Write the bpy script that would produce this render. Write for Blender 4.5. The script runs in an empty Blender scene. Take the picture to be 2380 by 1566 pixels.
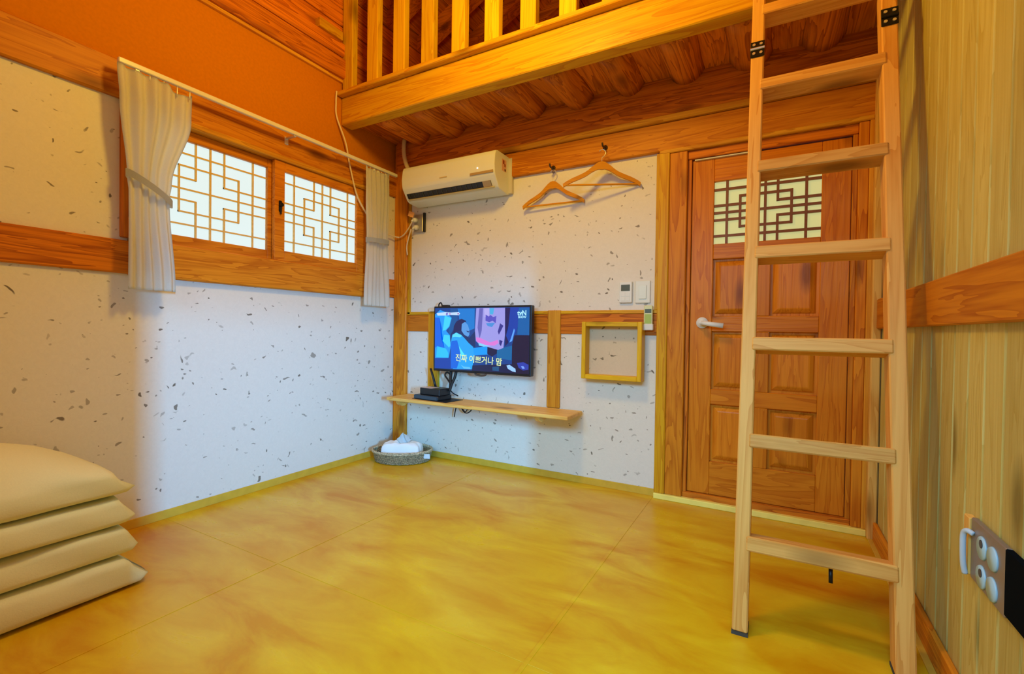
import bpy, bmesh, math, random
from mathutils import Vector, Matrix, noise
random.seed(7)
C = bpy.context.scene.collection
sc = bpy.context.scene
PI = math.pi
W = 2.965            # room width (x), back wall at y = 0, room extends towards -y
YF = -3.15           # front wall

# ------------------------------------------------------------------ camera, world, lights, exposure
YAW, PIT, ROLL, FPX = -0.5087, -0.0134, 0.0140, 1090.84
cy_, sy_ = math.cos(YAW), math.sin(YAW)
fwd = Vector((sy_*math.cos(PIT), cy_*math.cos(PIT), math.sin(PIT)))
rt = Vector((cy_, -sy_, 0)); up = rt.cross(fwd)
rt2 = rt*math.cos(ROLL)+up*math.sin(ROLL); up2 = up*math.cos(ROLL)-rt*math.sin(ROLL)
cd = bpy.data.cameras.new('camera'); cam = bpy.data.objects.new('camera', cd); C.objects.link(cam)
cd.sensor_width = 36.0; cd.lens = FPX/2380*36.0; cd.clip_start = 0.02
m = Matrix((rt2, up2, -fwd)).transposed().to_4x4(); m.translation = Vector((2.5422, -2.7161, 0.9269))
cam.matrix_world = m
sc.camera = cam
sc.view_settings.view_transform = 'Standard'; sc.view_settings.look = 'None'
sc.view_settings.gamma = 1.0; sc.view_settings.use_curve_mapping = False
sc.view_settings.exposure = 0.12
wd = bpy.data.worlds.new('sky'); sc.world = wd; wd.use_nodes = True
wd.node_tree.nodes['Background'].inputs[0].default_value = (0.50, 0.72, 1.0, 1)
wd.node_tree.nodes['Background'].inputs[1].default_value = 0.3

def light(name, kind, loc, energy, color, target=None, **kw):
    d = bpy.data.lights.new(name, kind); d.energy = energy; d.color = color
    for k, v in kw.items(): setattr(d, k, v)
    o = bpy.data.objects.new(name, d); C.objects.link(o); o.location = loc
    if target is not None:
        o.rotation_euler = (Vector(target)-Vector(loc)).to_track_quat('-Z', 'Y').to_euler()
    return o
# warm ceiling lamp of the room
light('ceiling_lamp', 'POINT', (1.55, -1.40, 2.62), 57, (1.0, 0.61, 0.075), shadow_soft_size=0.14)
# daylight through the high window of the front wall, behind the camera
light('front_window_daylight', 'AREA', (1.90, YF+0.02, 1.75), 16, (0.25, 0.64, 1.0), (1.65, 0.0, -0.35), shape='RECTANGLE', size=1.9, size_y=0.55, spread=math.radians(80))
# bright daylight falling in through the open doorway of the right wall, behind the camera
light('doorway_daylight', 'AREA', (6.0, -4.3, 1.30), 40, (0.12, 0.50, 1.0), (0, -0.9, 0.6), shape='RECTANGLE', size=0.12, size_y=0.75, spread=math.radians(60))

# ------------------------------------------------------------------ materials
MATS = {}
def new_mat(name):
    mt = bpy.data.materials.new(name); mt.use_nodes = True
    nt = mt.node_tree; return mt, nt, nt.nodes['Principled BSDF']
def N(nt, t, **kw):
    n = nt.nodes.new(t)
    for k, v in kw.items():
        if k.startswith('i_'): n.inputs[k[2:].replace('_', ' ')].default_value = v
        else: setattr(n, k, v)
    return n
def mixrgb(nt, fac, a, b, mode='MIX'):
    n = nt.nodes.new('ShaderNodeMix'); n.data_type = 'RGBA'; n.blend_type = mode
    for s, v in ((n.inputs[0], fac), (n.inputs[6], a), (n.inputs[7], b)):
        if hasattr(v, 'is_linked'): nt.links.new(v, s)
        elif isinstance(v, (int, float)): s.default_value = v
        else: s.default_value = (*v, 1)
    return n.outputs[2]
def mth(nt, op, a, b=None, c=None):
    n = nt.nodes.new('ShaderNodeMath'); n.operation = op
    for i, v in enumerate((a, b, c)):
        if v is None: continue
        if hasattr(v, 'is_linked'): nt.links.new(v, n.inputs[i])
        else: n.inputs[i].default_value = v
    return n.outputs[0]
def mrange(nt, v, a, b, c=0.0, d=1.0):
    n = nt.nodes.new('ShaderNodeMapRange')
    nt.links.new(v, n.inputs[0])
    for i, x in enumerate((a, b, c, d)): n.inputs[i+1].default_value = x
    return n.outputs[0]

TONES = {   # light, dark, roughness
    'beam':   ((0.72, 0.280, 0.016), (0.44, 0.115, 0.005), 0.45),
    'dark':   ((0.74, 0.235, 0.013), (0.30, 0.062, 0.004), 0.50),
    'gold':   ((0.70, 0.400, 0.014), (0.52, 0.205, 0.006), 0.42),
    'rail':   ((0.84, 0.540, 0.020), (0.62, 0.300, 0.008), 0.42),
    'honey':  ((0.76, 0.390, 0.035), (0.50, 0.185, 0.012), 0.45),
    'pale':   ((0.80, 0.510, 0.130), (0.62, 0.310, 0.055), 0.50),
    'ladder': ((0.78, 0.440, 0.110), (0.60, 0.265, 0.045), 0.50),
    'door':   ((0.70, 0.250, 0.014), (0.50, 0.135, 0.005), 0.38),
    'hang':   ((0.74, 0.330, 0.015), (0.60, 0.225, 0.008), 0.35),
    'boxw':   ((0.76, 0.490, 0.020), (0.66, 0.370, 0.010), 0.40),
    'wallp':  ((0.62, 0.560, 0.190), (0.49, 0.400, 0.095), 0.45),
}
def wood(tone, axis):
    key = ('wood', tone, axis)
    if key in MATS: return MATS[key]
    la, da, ro = TONES[tone]
    mt, nt, b = new_mat(f'wood {tone} {axis}')
    tc = N(nt, 'ShaderNodeTexCoord'); oi = N(nt, 'ShaderNodeObjectInfo')
    off = nt.nodes.new('ShaderNodeVectorMath'); off.operation = 'SCALE'; off.inputs[0].default_value = (37, 53, 71)
    nt.links.new(oi.outputs['Random'], off.inputs['Scale'])
    add = nt.nodes.new('ShaderNodeVectorMath'); nt.links.new(tc.outputs['Object'], add.inputs[0]); nt.links.new(off.outputs[0], add.inputs[1])
    def mapped(cross, along):
        mp = N(nt, 'ShaderNodeMapping')
        s = [cross]*3; s['XYZ'.index(axis)] = along
        mp.inputs['Scale'].default_value = s
        nt.links.new(add.outputs[0], mp.inputs['Vector']); return mp.outputs[0]
    n1 = N(nt, 'ShaderNodeTexNoise'); n1.inputs['Scale'].default_value = 1; n1.inputs['Detail'].default_value = 3; n1.inputs['Distortion'].default_value = 1.1
    nt.links.new(mapped(11, 0.9), n1.inputs['Vector'])
    # growth-ring bands from the stretched noise
    rings = mth(nt, 'FRACT', mth(nt, 'MULTIPLY', n1.outputs[0], 7.0))
    ring = mrange(nt, rings, 0.0, 1.0)
    n2 = N(nt, 'ShaderNodeTexNoise'); n2.inputs['Scale'].default_value = 1; n2.inputs['Detail'].default_value = 2
    nt.links.new(mapped(150, 4), n2.inputs['Vector'])
    vo = N(nt, 'ShaderNodeTexVoronoi'); vo.inputs['Scale'].default_value = 1
    nt.links.new(mapped(5.0, 1.8), vo.inputs['Vector'])
    knot = mrange(nt, vo.outputs['Distance'], 0.07, 0.20, 1.0, 0.0)
    f = mth(nt, 'ADD', mth(nt, 'MULTIPLY', mth(nt, 'POWER', ring, 2.0), 0.72), mth(nt, 'MULTIPLY', mrange(nt, n2.outputs[0], 0.4, 0.75), 0.35))
    col = mixrgb(nt, f, la, da)
    col = mixrgb(nt, mth(nt, 'MULTIPLY', knot, 0.75), col, tuple(c*0.35 for c in da))
    rv = mrange(nt, oi.outputs['Random'], 0, 1, 0.86, 1.12)
    hs = N(nt, 'ShaderNodeHueSaturation'); nt.links.new(col, hs.inputs['Color']); nt.links.new(rv, hs.inputs['Value'])
    nt.links.new(hs.outputs[0], b.inputs['Base Color'])
    b.inputs['Roughness'].default_value = ro; b.inputs['Specular IOR Level'].default_value = 0.18
    bp = N(nt, 'ShaderNodeBump'); bp.inputs['Strength'].default_value = 0.12; bp.inputs['Distance'].default_value = 0.004
    nt.links.new(f, bp.inputs['Height']); nt.links.new(bp.outputs[0], b.inputs['Normal'])
    MATS[key] = mt; return mt

def plain(name, col, rough=0.5, metal=0.0, spec=0.4, emit=None, es=1.0, var=0.0, bump=0.0, bscale=60):
    if name in MATS: return MATS[name]
    mt, nt, b = new_mat(name)
    b.inputs['Base Color'].default_value = (*col, 1); b.inputs['Roughness'].default_value = rough
    b.inputs['Metallic'].default_value = metal; b.inputs['Specular IOR Level'].default_value = spec
    tc = N(nt, 'ShaderNodeTexCoord'); n = N(nt, 'ShaderNodeTexNoise'); n.inputs['Scale'].default_value = bscale; n.inputs['Detail'].default_value = 3
    nt.links.new(tc.outputs['Object'], n.inputs['Vector'])
    if var:
        c = mixrgb(nt, mrange(nt, n.outputs[0], 0.3, 0.7), tuple(x*(1-var) for x in col), tuple(min(1, x*(1+var)) for x in col))
        nt.links.new(c, b.inputs['Base Color'])
    if bump:
        bp = N(nt, 'ShaderNodeBump'); bp.inputs['Strength'].default_value = bump; bp.inputs['Distance'].default_value = 0.003
        nt.links.new(n.outputs[0], bp.inputs['Height']); nt.links.new(bp.outputs[0], b.inputs['Normal'])
    if emit:
        b.inputs['Emission Color'].default_value = (*emit, 1); b.inputs['Emission Strength'].default_value = es
    MATS[name] = mt; return mt

def paper_mat(name='hanji paper', base=(0.80, 0.78, 0.70)):
    # mulberry paper wallpaper with dark plant flecks pressed into it
    if name in MATS: return MATS[name]
    mt, nt, b = new_mat(name)
    geo = N(nt, 'ShaderNodeNewGeometry')
    dn = N(nt, 'ShaderNodeTexNoise'); dn.inputs['Scale'].default_value = 14; dn.inputs['Detail'].default_value = 2
    nt.links.new(geo.outputs['Position'], dn.inputs['Vector'])
    sub = nt.nodes.new('ShaderNodeVectorMath'); sub.operation = 'SUBTRACT'; nt.links.new(dn.outputs['Color'], sub.inputs[0]); sub.inputs[1].default_value = (0.5, 0.5, 0.5)
    scl = nt.nodes.new('ShaderNodeVectorMath'); scl.operation = 'SCALE'; nt.links.new(sub.outputs[0], scl.inputs[0]); scl.inputs['Scale'].default_value = 0.09
    pos = nt.nodes.new('ShaderNodeVectorMath'); nt.links.new(geo.outputs['Position'], pos.inputs[0]); nt.links.new(scl.outputs[0], pos.inputs[1])
    facs = []
    for (rot, s, thr, keep, seed) in (((0.6, 0.5, 0.3), (11, 11, 24), 0.085, 0.55, 0.0), ((-0.7, 0.4, -0.6), (26, 24, 10), 0.085, 0.5, 3.3), ((0.2, -0.6, 1.0), (30, 14, 30), 0.085, 0.5, 7.1), ((1.0, 0.9, 0.2), (15, 22, 36), 0.10, 0.55, 11.7)):
        mp = N(nt, 'ShaderNodeMapping'); mp.inputs['Rotation'].default_value = rot; mp.inputs['Scale'].default_value = s; mp.inputs['Location'].default_value = (seed, seed*2, seed*3)
        nt.links.new(pos.outputs[0], mp.inputs['Vector'])
        v = N(nt, 'ShaderNodeTexVoronoi'); v.inputs['Scale'].default_value = 1; nt.links.new(mp.outputs[0], v.inputs['Vector'])
        sep = N(nt, 'ShaderNodeSeparateColor'); nt.links.new(v.outputs['Color'], sep.inputs[0])
        lim = mth(nt, 'MULTIPLY', mrange(nt, sep.outputs[0], keep, 1.0, 0.0, 1.0), thr*2.6)
        f = mth(nt, 'MULTIPLY', mrange(nt, mth(nt, 'SUBTRACT', lim, v.outputs['Distance']), 0.0, 0.05), mrange(nt, sep.outputs[1], 0, 1, 0.35, 1.0))
        facs.append(f)
    f = facs[0]
    for g in facs[1:]: f = mth(nt, 'MAXIMUM', f, g)
    fib = N(nt, 'ShaderNodeTexNoise'); fib.inputs['Scale'].default_value = 45; fib.inputs['Detail'].default_value = 5; fib.inputs['Distortion'].default_value = 1.5
    nt.links.new(geo.outputs['Position'], fib.inputs['Vector'])
    c = mixrgb(nt, mrange(nt, fib.outputs[0], 0.3, 0.75), tuple(x*0.95 for x in base), base)
    c = mixrgb(nt, mth(nt, 'MULTIPLY', f, 0.86), c, (0.085, 0.06, 0.03))
    nt.links.new(c, b.inputs['Base Color']); b.inputs['Roughness'].default_value = 0.8; b.inputs['Specular IOR Level'].default_value = 0.15
    bp = N(nt, 'ShaderNodeBump'); bp.inputs['Strength'].default_value = 0.25; bp.inputs['Distance'].default_value = 0.003
    nt.links.new(fib.outputs[0], bp.inputs['Height']); nt.links.new(bp.outputs[0], b.inputs['Normal'])
    MATS[name] = mt; return mt

def floor_mat():
    mt, nt, b = new_mat('oiled yellow floor paper')
    geo = N(nt, 'ShaderNodeNewGeometry')
    mp = N(nt, 'ShaderNodeMapping'); mp.inputs['Scale'].default_value = (1.6, 4.2, 1); mp.inputs['Rotation'].default_value = (0, 0, 0.42)
    nt.links.new(geo.outputs['Position'], mp.inputs['Vector'])
    n1 = N(nt, 'ShaderNodeTexNoise'); n1.inputs['Scale'].default_value = 1.5; n1.inputs['Detail'].default_value = 7; n1.inputs['Roughness'].default_value = 0.62; n1.inputs['Distortion'].default_value = 0.5
    nt.links.new(mp.outputs[0], n1.inputs['Vector'])
    n2 = N(nt, 'ShaderNodeTexNoise'); n2.inputs['Scale'].default_value = 1.6; n2.inputs['Detail'].default_value = 3
    nt.links.new(geo.outputs['Position'], n2.inputs['Vector'])
    c = mixrgb(nt, mrange(nt, n1.outputs[0], 0.36, 0.64), (0.62, 0.275, 0.001), (0.78, 0.540, 0.012))
    c = mixrgb(nt, mrange(nt, n2.outputs[0], 0.38, 0.66, 0.0, 0.45), c, (0.68, 0.40, 0.003))
    nt.links.new(c, b.inputs['Base Color'])
    r = mrange(nt, n1.outputs[0], 0.3, 0.7, 0.42, 0.24); nt.links.new(r, b.inputs['Roughness'])
    b.inputs['Specular IOR Level'].default_value = 0.32
    bp = N(nt, 'ShaderNodeBump'); bp.inputs['Strength'].default_value = 0.06; bp.inputs['Distance'].default_value = 0.004
    nt.links.new(n1.outputs[0], bp.inputs['Height']); nt.links.new(bp.outputs[0], b.inputs['Normal'])
    return mt

def attr_emit(name, es):
    mt, nt, b = new_mat(name)
    a = N(nt, 'ShaderNodeAttribute'); a.attribute_name = 'col'
    b.inputs['Base Color'].default_value = (0.01, 0.01, 0.012, 1)
    nt.links.new(a.outputs['Color'], b.inputs['Emission Color']); b.inputs['Emission Strength'].default_value = es
    b.inputs['Roughness'].default_value = 0.25
    return mt

PAPER = paper_mat()
OCHRE = plain('ochre clay plaster', (0.60, 0.205, 0.003), 0.85, spec=0.1, var=0.05, bump=0.2, bscale=70)
WHITEP = plain('white plastic', (0.78, 0.81, 0.76), 0.35)
CREAMP = plain('cream plastic', (0.76, 0.80, 0.72), 0.32)
BLACKP = plain('black plastic', (0.012, 0.013, 0.015), 0.35)
BLACKC = plain('black cable', (0.010, 0.010, 0.010), 0.5)
WHITEC = plain('white cable', (0.80, 0.70, 0.52), 0.5)
METAL = plain('brushed steel', (0.55, 0.55, 0.55), 0.35, metal=0.9)
SILVER = plain('silver trim', (0.70, 0.70, 0.70), 0.3, metal=0.6)
IRON = plain('blackened iron', (0.015, 0.015, 0.014), 0.45, metal=0.5)
CLOTH = plain('white curtain cotton', (0.90, 0.90, 0.84), 0.9, spec=0.1, var=0.03, bump=0.25, bscale=400)
def make_translucent(mt, fac, col):
    nt = mt.node_tree; b = nt.nodes['Principled BSDF']; out = nt.nodes['Material Output']
    t = nt.nodes.new('ShaderNodeBsdfTranslucent'); t.inputs[0].default_value = (*col, 1)
    mx = nt.nodes.new('ShaderNodeMixShader'); mx.inputs[0].default_value = fac
    nt.links.new(b.outputs[0], mx.inputs[1]); nt.links.new(t.outputs[0], mx.inputs[2]); nt.links.new(mx.outputs[0], out.inputs[0])
make_translucent(CLOTH, 0.10, (0.90, 0.88, 0.80))
QUILT = plain('white quilt cotton', (0.80, 0.77, 0.40), 0.9, spec=0.1, var=0.02, bump=0.2, bscale=250)
TISSUE = plain('white tissue', (0.86, 0.92, 0.95), 0.9, spec=0.1)
WICKER = plain('woven wicker', (0.50, 0.42, 0.26), 0.7, var=0.6, bump=0.8, bscale=110)
JANG = plain('yellow floor paper edge', (0.66, 0.43, 0.045), 0.4, var=0.08, bscale=20)
THRESH = plain('pale yellow threshold', (0.95, 0.86, 0.20), 0.4, var=0.06, bscale=20)
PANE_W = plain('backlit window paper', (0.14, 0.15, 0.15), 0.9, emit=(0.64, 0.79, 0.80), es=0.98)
PANE_D = plain('backlit door paper', (0.30, 0.30, 0.20), 0.9, emit=(0.58, 0.58, 0.24), es=0.75)
LATT_W = plain('thin honey lattice bar', (0.80, 0.58, 0.20), 0.5, var=0.1)
LATT_D = plain('thin brown lattice bar', (0.22, 0.075, 0.015), 0.5, var=0.1)
FLOOR = floor_mat()

# ------------------------------------------------------------------ object helpers
WLOC = {}
def wloc(o): return WLOC.get(o.name, Vector((0, 0, 0)))
def thing(name, label=None, cat=None, loc=(0, 0, 0), group=None, kind=None):
    o = bpy.data.objects.new(name, None); C.objects.link(o); o.location = loc
    o.empty_display_size = 0.1
    WLOC[o.name] = Vector(loc)
    return tag(o, label, cat, group, kind)
def tag(o, label=None, cat=None, group=None, kind=None):
    if label: o['label'] = label
    if cat: o['category'] = cat
    if group: o['group'] = group
    if kind: o['kind'] = kind
    return o
def link(name, me, mat, parent=None, loc=(0, 0, 0), smooth=False, label=None):
    o = bpy.data.objects.new(name, me); C.objects.link(o)
    if mat is not None and not me.materials:
        for mm in (mat if isinstance(mat, (list, tuple)) else [mat]): me.materials.append(mm)
    loc = Vector(loc)
    if parent is not None:
        o.parent = parent; o.location = loc-wloc(parent)
    else: o.location = loc
    WLOC[o.name] = loc
    if smooth:
        for p in me.polygons: p.use_smooth = True
    if label: o['label'] = label
    return o
def bm_link(name, bm, mat, parent=None, smooth=False, label=None, center=True):
    bmesh.ops.recalc_face_normals(bm, faces=bm.faces)
    c = Vector((0, 0, 0))
    if center and bm.verts:
        lo = Vector([min(v.co[i] for v in bm.verts) for i in range(3)]); hi = Vector([max(v.co[i] for v in bm.verts) for i in range(3)])
        c = (lo+hi)/2
        bmesh.ops.translate(bm, verts=bm.verts, vec=-c)
    me = bpy.data.meshes.new(name); bm.to_mesh(me); bm.free()
    return link(name, me, mat, parent, c, smooth, label)
def add_box(bm, x, y, z, bev=0.0, seg=1):
    r = bmesh.ops.create_cube(bm, size=1)
    vs = r['verts']
    for v in vs:
        v.co = Vector((x[0]+(v.co.x+.5)*(x[1]-x[0]), y[0]+(v.co.y+.5)*(y[1]-y[0]), z[0]+(v.co.z+.5)*(z[1]-z[0])))
    if bev > 0:
        es = list({e for v in vs for e in v.link_edges})
        bmesh.ops.bevel(bm, geom=es, offset=bev, segments=seg, affect='EDGES', profile=0.5)
def tone(t, x, y, z, axis=None):
    if not isinstance(t, str): return t
    if axis is None:
        d = (abs(x[1]-x[0]), abs(y[1]-y[0]), abs(z[1]-z[0])); axis = 'XYZ'[d.index(max(d))]
    return wood(t, axis)
def box(name, x, y, z, mat, parent=None, bev=0.004, label=None, axis=None, seg=1):
    x, y, z = sorted(x), sorted(y), sorted(z)
    bm = bmesh.new(); add_box(bm, x, y, z, min(bev, 0.45*min(x[1]-x[0], y[1]-y[0], z[1]-z[0])), seg)
    return bm_link(name, bm, tone(mat, x, y, z, axis), parent, label=label)
def prism(name, pts, axis, lo, hi, mat, parent=None, bev=0.0, smooth=False, label=None):
    """extrude a 2D outline (the two remaining axes in order) along axis between lo and hi"""
    bm = bmesh.new()
    def P(p, t):
        q = list(p); q.insert('XYZ'.index(axis), t); return Vector(q)
    a = [bm.verts.new(P(p, lo)) for p in pts]; b = [bm.verts.new(P(p, hi)) for p in pts]
    bm.faces.new(a); bm.faces.new(b[::-1])
    n = len(pts)
    for i in range(n): bm.faces.new((a[i], a[(i+1) % n], b[(i+1) % n], b[i]))
    if bev: bmesh.ops.bevel(bm, geom=list(bm.edges), offset=bev, segments=1, affect='EDGES')
    return bm_link(name, bm, mat, parent, smooth, label)
def catmull(pts, n=6):
    pts = [Vector(p) for p in pts]; out = []
    P = [2*pts[0]-pts[1]]+pts+[2*pts[-1]-pts[-2]]
    for i in range(1, len(P)-2):
        for k in range(n):
            t = k/n; a, b, c, d = P[i-1], P[i], P[i+1], P[i+2]
            out.append(0.5*((2*b)+(c-a)*t+(2*a-5*b+4*c-d)*t*t+(3*b-a-3*c+d)*t**3))
    out.append(pts[-1]); return out
def add_tube(bm, pts, r, seg=8):
    rings = []; prev = None
    for i, p in enumerate(pts):
        d = (pts[min(i+1, len(pts)-1)]-pts[max(i-1, 0)]).normalized()
        if prev is None:
            u = d.orthogonal().normalized()
        else:
            u = (prev-d*prev.dot(d)).normalized()
        prev = u; w = d.cross(u)
        rr = r(i/(len(pts)-1)) if callable(r) else r
        rings.append([bm.verts.new(p+(u*math.cos(2*PI*k/seg)+w*math.sin(2*PI*k/seg))*rr) for k in range(seg)])
    for a, b in zip(rings, rings[1:]):
        for k in range(seg): bm.faces.new((a[k], a[(k+1) % seg], b[(k+1) % seg], b[k]))
    bm.faces.new(rings[0][::-1]); bm.faces.new(rings[-1])
def tube(name, pts, r, mat, parent=None, n=6, seg=8, label=None):
    bm = bmesh.new(); add_tube(bm, catmull(pts, n) if n else [Vector(p) for p in pts], r, seg)
    return bm_link(name, bm, mat, parent, True, label)
def add_cyl(bm, a, b, r, seg=16, r2=None):
    a, b = Vector(a), Vector(b); d = (b-a).normalized(); u = d.orthogonal().normalized(); w = d.cross(u)
    r2 = r if r2 is None else r2
    A = [bm.verts.new(a+(u*math.cos(2*PI*k/seg)+w*math.sin(2*PI*k/seg))*r) for k in range(seg)]
    B = [bm.verts.new(b+(u*math.cos(2*PI*k/seg)+w*math.sin(2*PI*k/seg))*r2) for k in range(seg)]
    for k in range(seg): bm.faces.new((A[k], A[(k+1) % seg], B[(k+1) % seg], B[k]))
    bm.faces.new(A[::-1]); bm.faces.new(B)
def cyl(name, a, b, r, mat, parent=None, seg=16, r2=None, label=None):
    bm = bmesh.new(); add_cyl(bm, a, b, r, seg, r2)
    o = bm_link(name, bm, mat, parent, True, label)
    me = o.data
    for p in me.polygons:
        if len(p.vertices) > 4: p.use_smooth = False
    return o
def S(name, label=None): return thing(name, label, None, kind='structure')

# ================================================================== SETTING
o = box('floor', (-0.1, W+0.1), (YF-0.1, 0.1), (-0.06, 0.0), FLOOR, bev=0); tag(o, 'glossy yellow ochre oiled paper floor', None, kind='structure')
# sheet overlaps of the floor paper, barely proud of it
box('paper_seam', (1.948, 1.962), (YF+0.01, -0.01), (0.0, 0.0014), FLOOR, o, bev=0.0005)
box('paper_seam', (0.848, 0.860), (YF+0.01, -0.01), (0.0, 0.0012), FLOOR, o, bev=0.0005)
box('paper_seam', (0.01, W-0.01), (-1.560, -1.549), (0.0, 0.0010), FLOOR, o, bev=0.0004)

# ---- left wall
wl = S('wall_left', 'left wall of speckled paper, timber rails and ochre plaster')
T = -0.12
box('paper_panel', (T, 0), (YF, 0.0), (0.0, 1.20), PAPER, wl, bev=0)
box('paper_panel', (T, 0), (YF, -1.70), (1.24, 1.96), PAPER, wl, bev=0)
box('paper_panel', (T, 0.004), (-0.285, 0.0), (1.24, 1.96), PAPER, wl, bev=0)
box('plaster_panel', (T, 0), (YF, 1.3), (2.05, 2.60), OCHRE, wl, bev=0)
box('backing', (T, -0.02), (YF, 1.3), (2.55, 3.40), wood('dark', 'Y'), wl, bev=0)
for k in range(4):
    box('wall_board', (-0.021, 0.006+0.003*(k % 2)), (YF, 1.3), (2.812+0.115*k, 2.812+0.115*k+0.110), 'dark', wl, bev=0.004)
box('beam', (T, 0.022), (YF, -0.02), (1.925, 2.09), 'beam', wl, bev=0.006)
box('rail', (T, 0.018), (YF, -1.71), (1.158, 1.305), 'dark', wl, bev=0.005)
box('rail', (T, 0.012), (-0.33, -0.02), (1.165, 1.302), 'dark', wl, bev=0.005)
box('trim_strip', (-0.01, 0.02), (YF, 1.3), (2.552, 2.572), 'honey', wl, bev=0.003)
box('wall_plate', (T, 0.045), (YF, 1.3), (2.572, 2.70), 'dark', wl, bev=0.010)
box('wall_plate', (T, 0.035), (YF, 1.3), (2.712, 2.805), 'dark', wl, bev=0.010)
box('filler_block', (-0.02, 0.05), (-0.745, -0.565), (2.805, 2.862), 'gold', wl, bev=0.004)

# ---- window in the left wall
wn = S('window_1', 'two-sash lattice paper window with wooden frame')
box('sill_board', (T, 0.034), (-1.715, -0.322), (1.150, 1.318), 'beam', wn, bev=0.006)
box('jamb', (T, 0.030), (-1.745, -1.700), (1.318, 1.928), 'dark', wn)
box('jamb', (T, 0.030), (-0.340, -0.300), (1.318, 1.928), 'beam', wn)
box('head_strip', (T, 0.034), (-1.745, -0.300), (1.898, 1.928), 'honey', wn, bev=0.005)
def lattice(parent, P, u0, u1, v0, v1, t, dep, mat):
    """lattice of thin bars; P(u,v,d) maps pane coordinates to the room"""
    U = lambda a: u0+(u1-u0)*a
    V = lambda a: v0+(v1-v0)*a
    a, b, c, h = 0.13, 0.26, 0.385, 0.5
    bars = []
    for s in (a, h, 1-a): bars.append(('v', s, 0, 1)); bars.append(('h', s, 0, 1))
    for s in (c, 1-c):
        bars.append(('v', s, 0, c)); bars.append(('v', s, 1-c, 1))
        bars.append(('h', s, 0, c)); bars.append(('h', s, 1-c, 1))
    for s in (b, 1-b): bars.append(('v', s, b, 1-b))
    for s in (b, 1-b): bars.append(('h', s, b, 1-b))
    for k, (o_, s, e0, e1) in enumerate(bars):
        d = dep if o_ == 'v' else dep*0.93
        if o_ == 'v': q = (U(s)-t, U(s)+t, V(e0)-(t if e0 else 0), V(e1)+(t if e1 < 1 else 0))
        else: q = (U(e0)-(t if e0 else 0), U(e1)+(t if e1 < 1 else 0), V(s)-t, V(s)+t)
        P('lattice_bar', q, d, mat, parent)
def sash(x, y0, y1, z0, z1, stile, top, bot, tonen, lay=0):
    s = link('sash', bpy.data.meshes.new('sash'), None, wn, (x, (y0+y1)/2, (z0+z1)/2))
    bm = bmesh.new()
    for yy in ((y0, y0+stile), (y1-stile, y1)): add_box(bm, (x-0.03, x), yy, (z0, z1), 0.003)
    add_box(bm, (x-0.03, x-0.001), (y0+stile, y1-stile), (z1-top, z1), 0.003); add_box(bm, (x-0.03, x-0.001), (y0+stile, y1-stile), (z0, z0+bot), 0.003)
    bmesh.ops.translate(bm, verts=bm.verts, vec=-Vector((x, (y0+y1)/2, (z0+z1)/2)))
    bm.to_mesh(s.data); bm.free(); s.data.materials.append(wood(tonen, 'Y'))
    py0, py1, pz0, pz1 = y0+stile, y1-stile, z0+bot, z1-top
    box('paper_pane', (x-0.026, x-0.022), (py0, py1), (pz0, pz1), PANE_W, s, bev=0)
    def P(nm, q, d, mat, par): box(nm, (x-0.022, x-0.022+d), (q[0], q[1]), (q[2], q[3]), mat, par, bev=0)
    lattice(s, P, py0, py1, pz0, pz1, 0.0037, 0.010, LATT_W)
    return s
sash(-0.020, -1.70, -0.985, 1.318, 1.898, 0.050, 0.050, 0.055, 'beam')
s2 = sash(0.016, -1.015, -0.340, 1.318, 1.898, 0.064, 0.056, 0.060, 'beam')
hp = bmesh.new(); add_box(hp, (0.016, 0.022), (-0.992, -0.972), (1.60, 1.665), 0.004); add_cyl(hp, (0.02, -0.982, 1.64), (0.036, -0.982, 1.64), 0.011); add_box(hp, (0.020, 0.028), (-0.988, -0.976), (1.585, 1.635), 0.004)
bm_link('sash_latch', hp, IRON, s2, label='dark iron latch')

# ---- back wall
wb = S('wall_back', 'back wall of speckled paper panels in an orange timber frame')
box('paper_panel', (0.0, 1.99), (0, 0.10), (0.0, 0.93), PAPER, wb, bev=0)
box('paper_panel', (0.0, 1.99), (0, 0.10), (0.93, 2.0), PAPER, wb, bev=0)
box('corner_post', (0.004, 0.128), (-0.028, 0.10), (0.0, 2.32), 'beam', wb, bev=0.006)
box('trim_strip', (0.128, 0.153), (-0.012, 0.02), (1.04, 1.93), 'gold', wb, bev=0.002)
box('trim_strip', (0.128, 1.968), (-0.012, 0.02), (1.036, 1.056), 'gold', wb, bev=0.002)
box('trim_strip', (1.950, 1.968), (-0.0125, 0.02), (1.056, 1.93), 'gold', wb, bev=0.002)
box('rail', (0.128, 1.968), (-0.008, 0.02), (0.912, 1.036), 'dark', wb, bev=0.003)
box('stud', (0.335, 0.430), (-0.018, 0.02), (0.455, 1.050), 'gold', wb, bev=0.003)
box('stud', (1.293, 1.380), (-0.018, 0.02), (0.447, 1.058), 'honey', wb, bev=0.003)
box('lintel_beam', (0.128, 2.96), (-0.026, 0.10), (1.935, 2.092), 'beam', wb, bev=0.005)
box('ledge_strip', (0.128, 2.96), (-0.050, 0.10), (2.092, 2.128), 'honey', wb, bev=0.008)
# rounded carrying beam under the loft
pr = [(0.1, 2.118), (-0.040, 2.118), (-0.056, 2.14), (-0.062, 2.20), (-0.060, 2.28), (-0.052, 2.322), (0.1, 2.322)]
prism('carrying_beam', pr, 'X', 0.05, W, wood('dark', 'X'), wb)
box('corner_post', (2.928, W), (-0.07, 0.10), (0.0, 2.12), 'pale', wb, bev=0.005)
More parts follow.
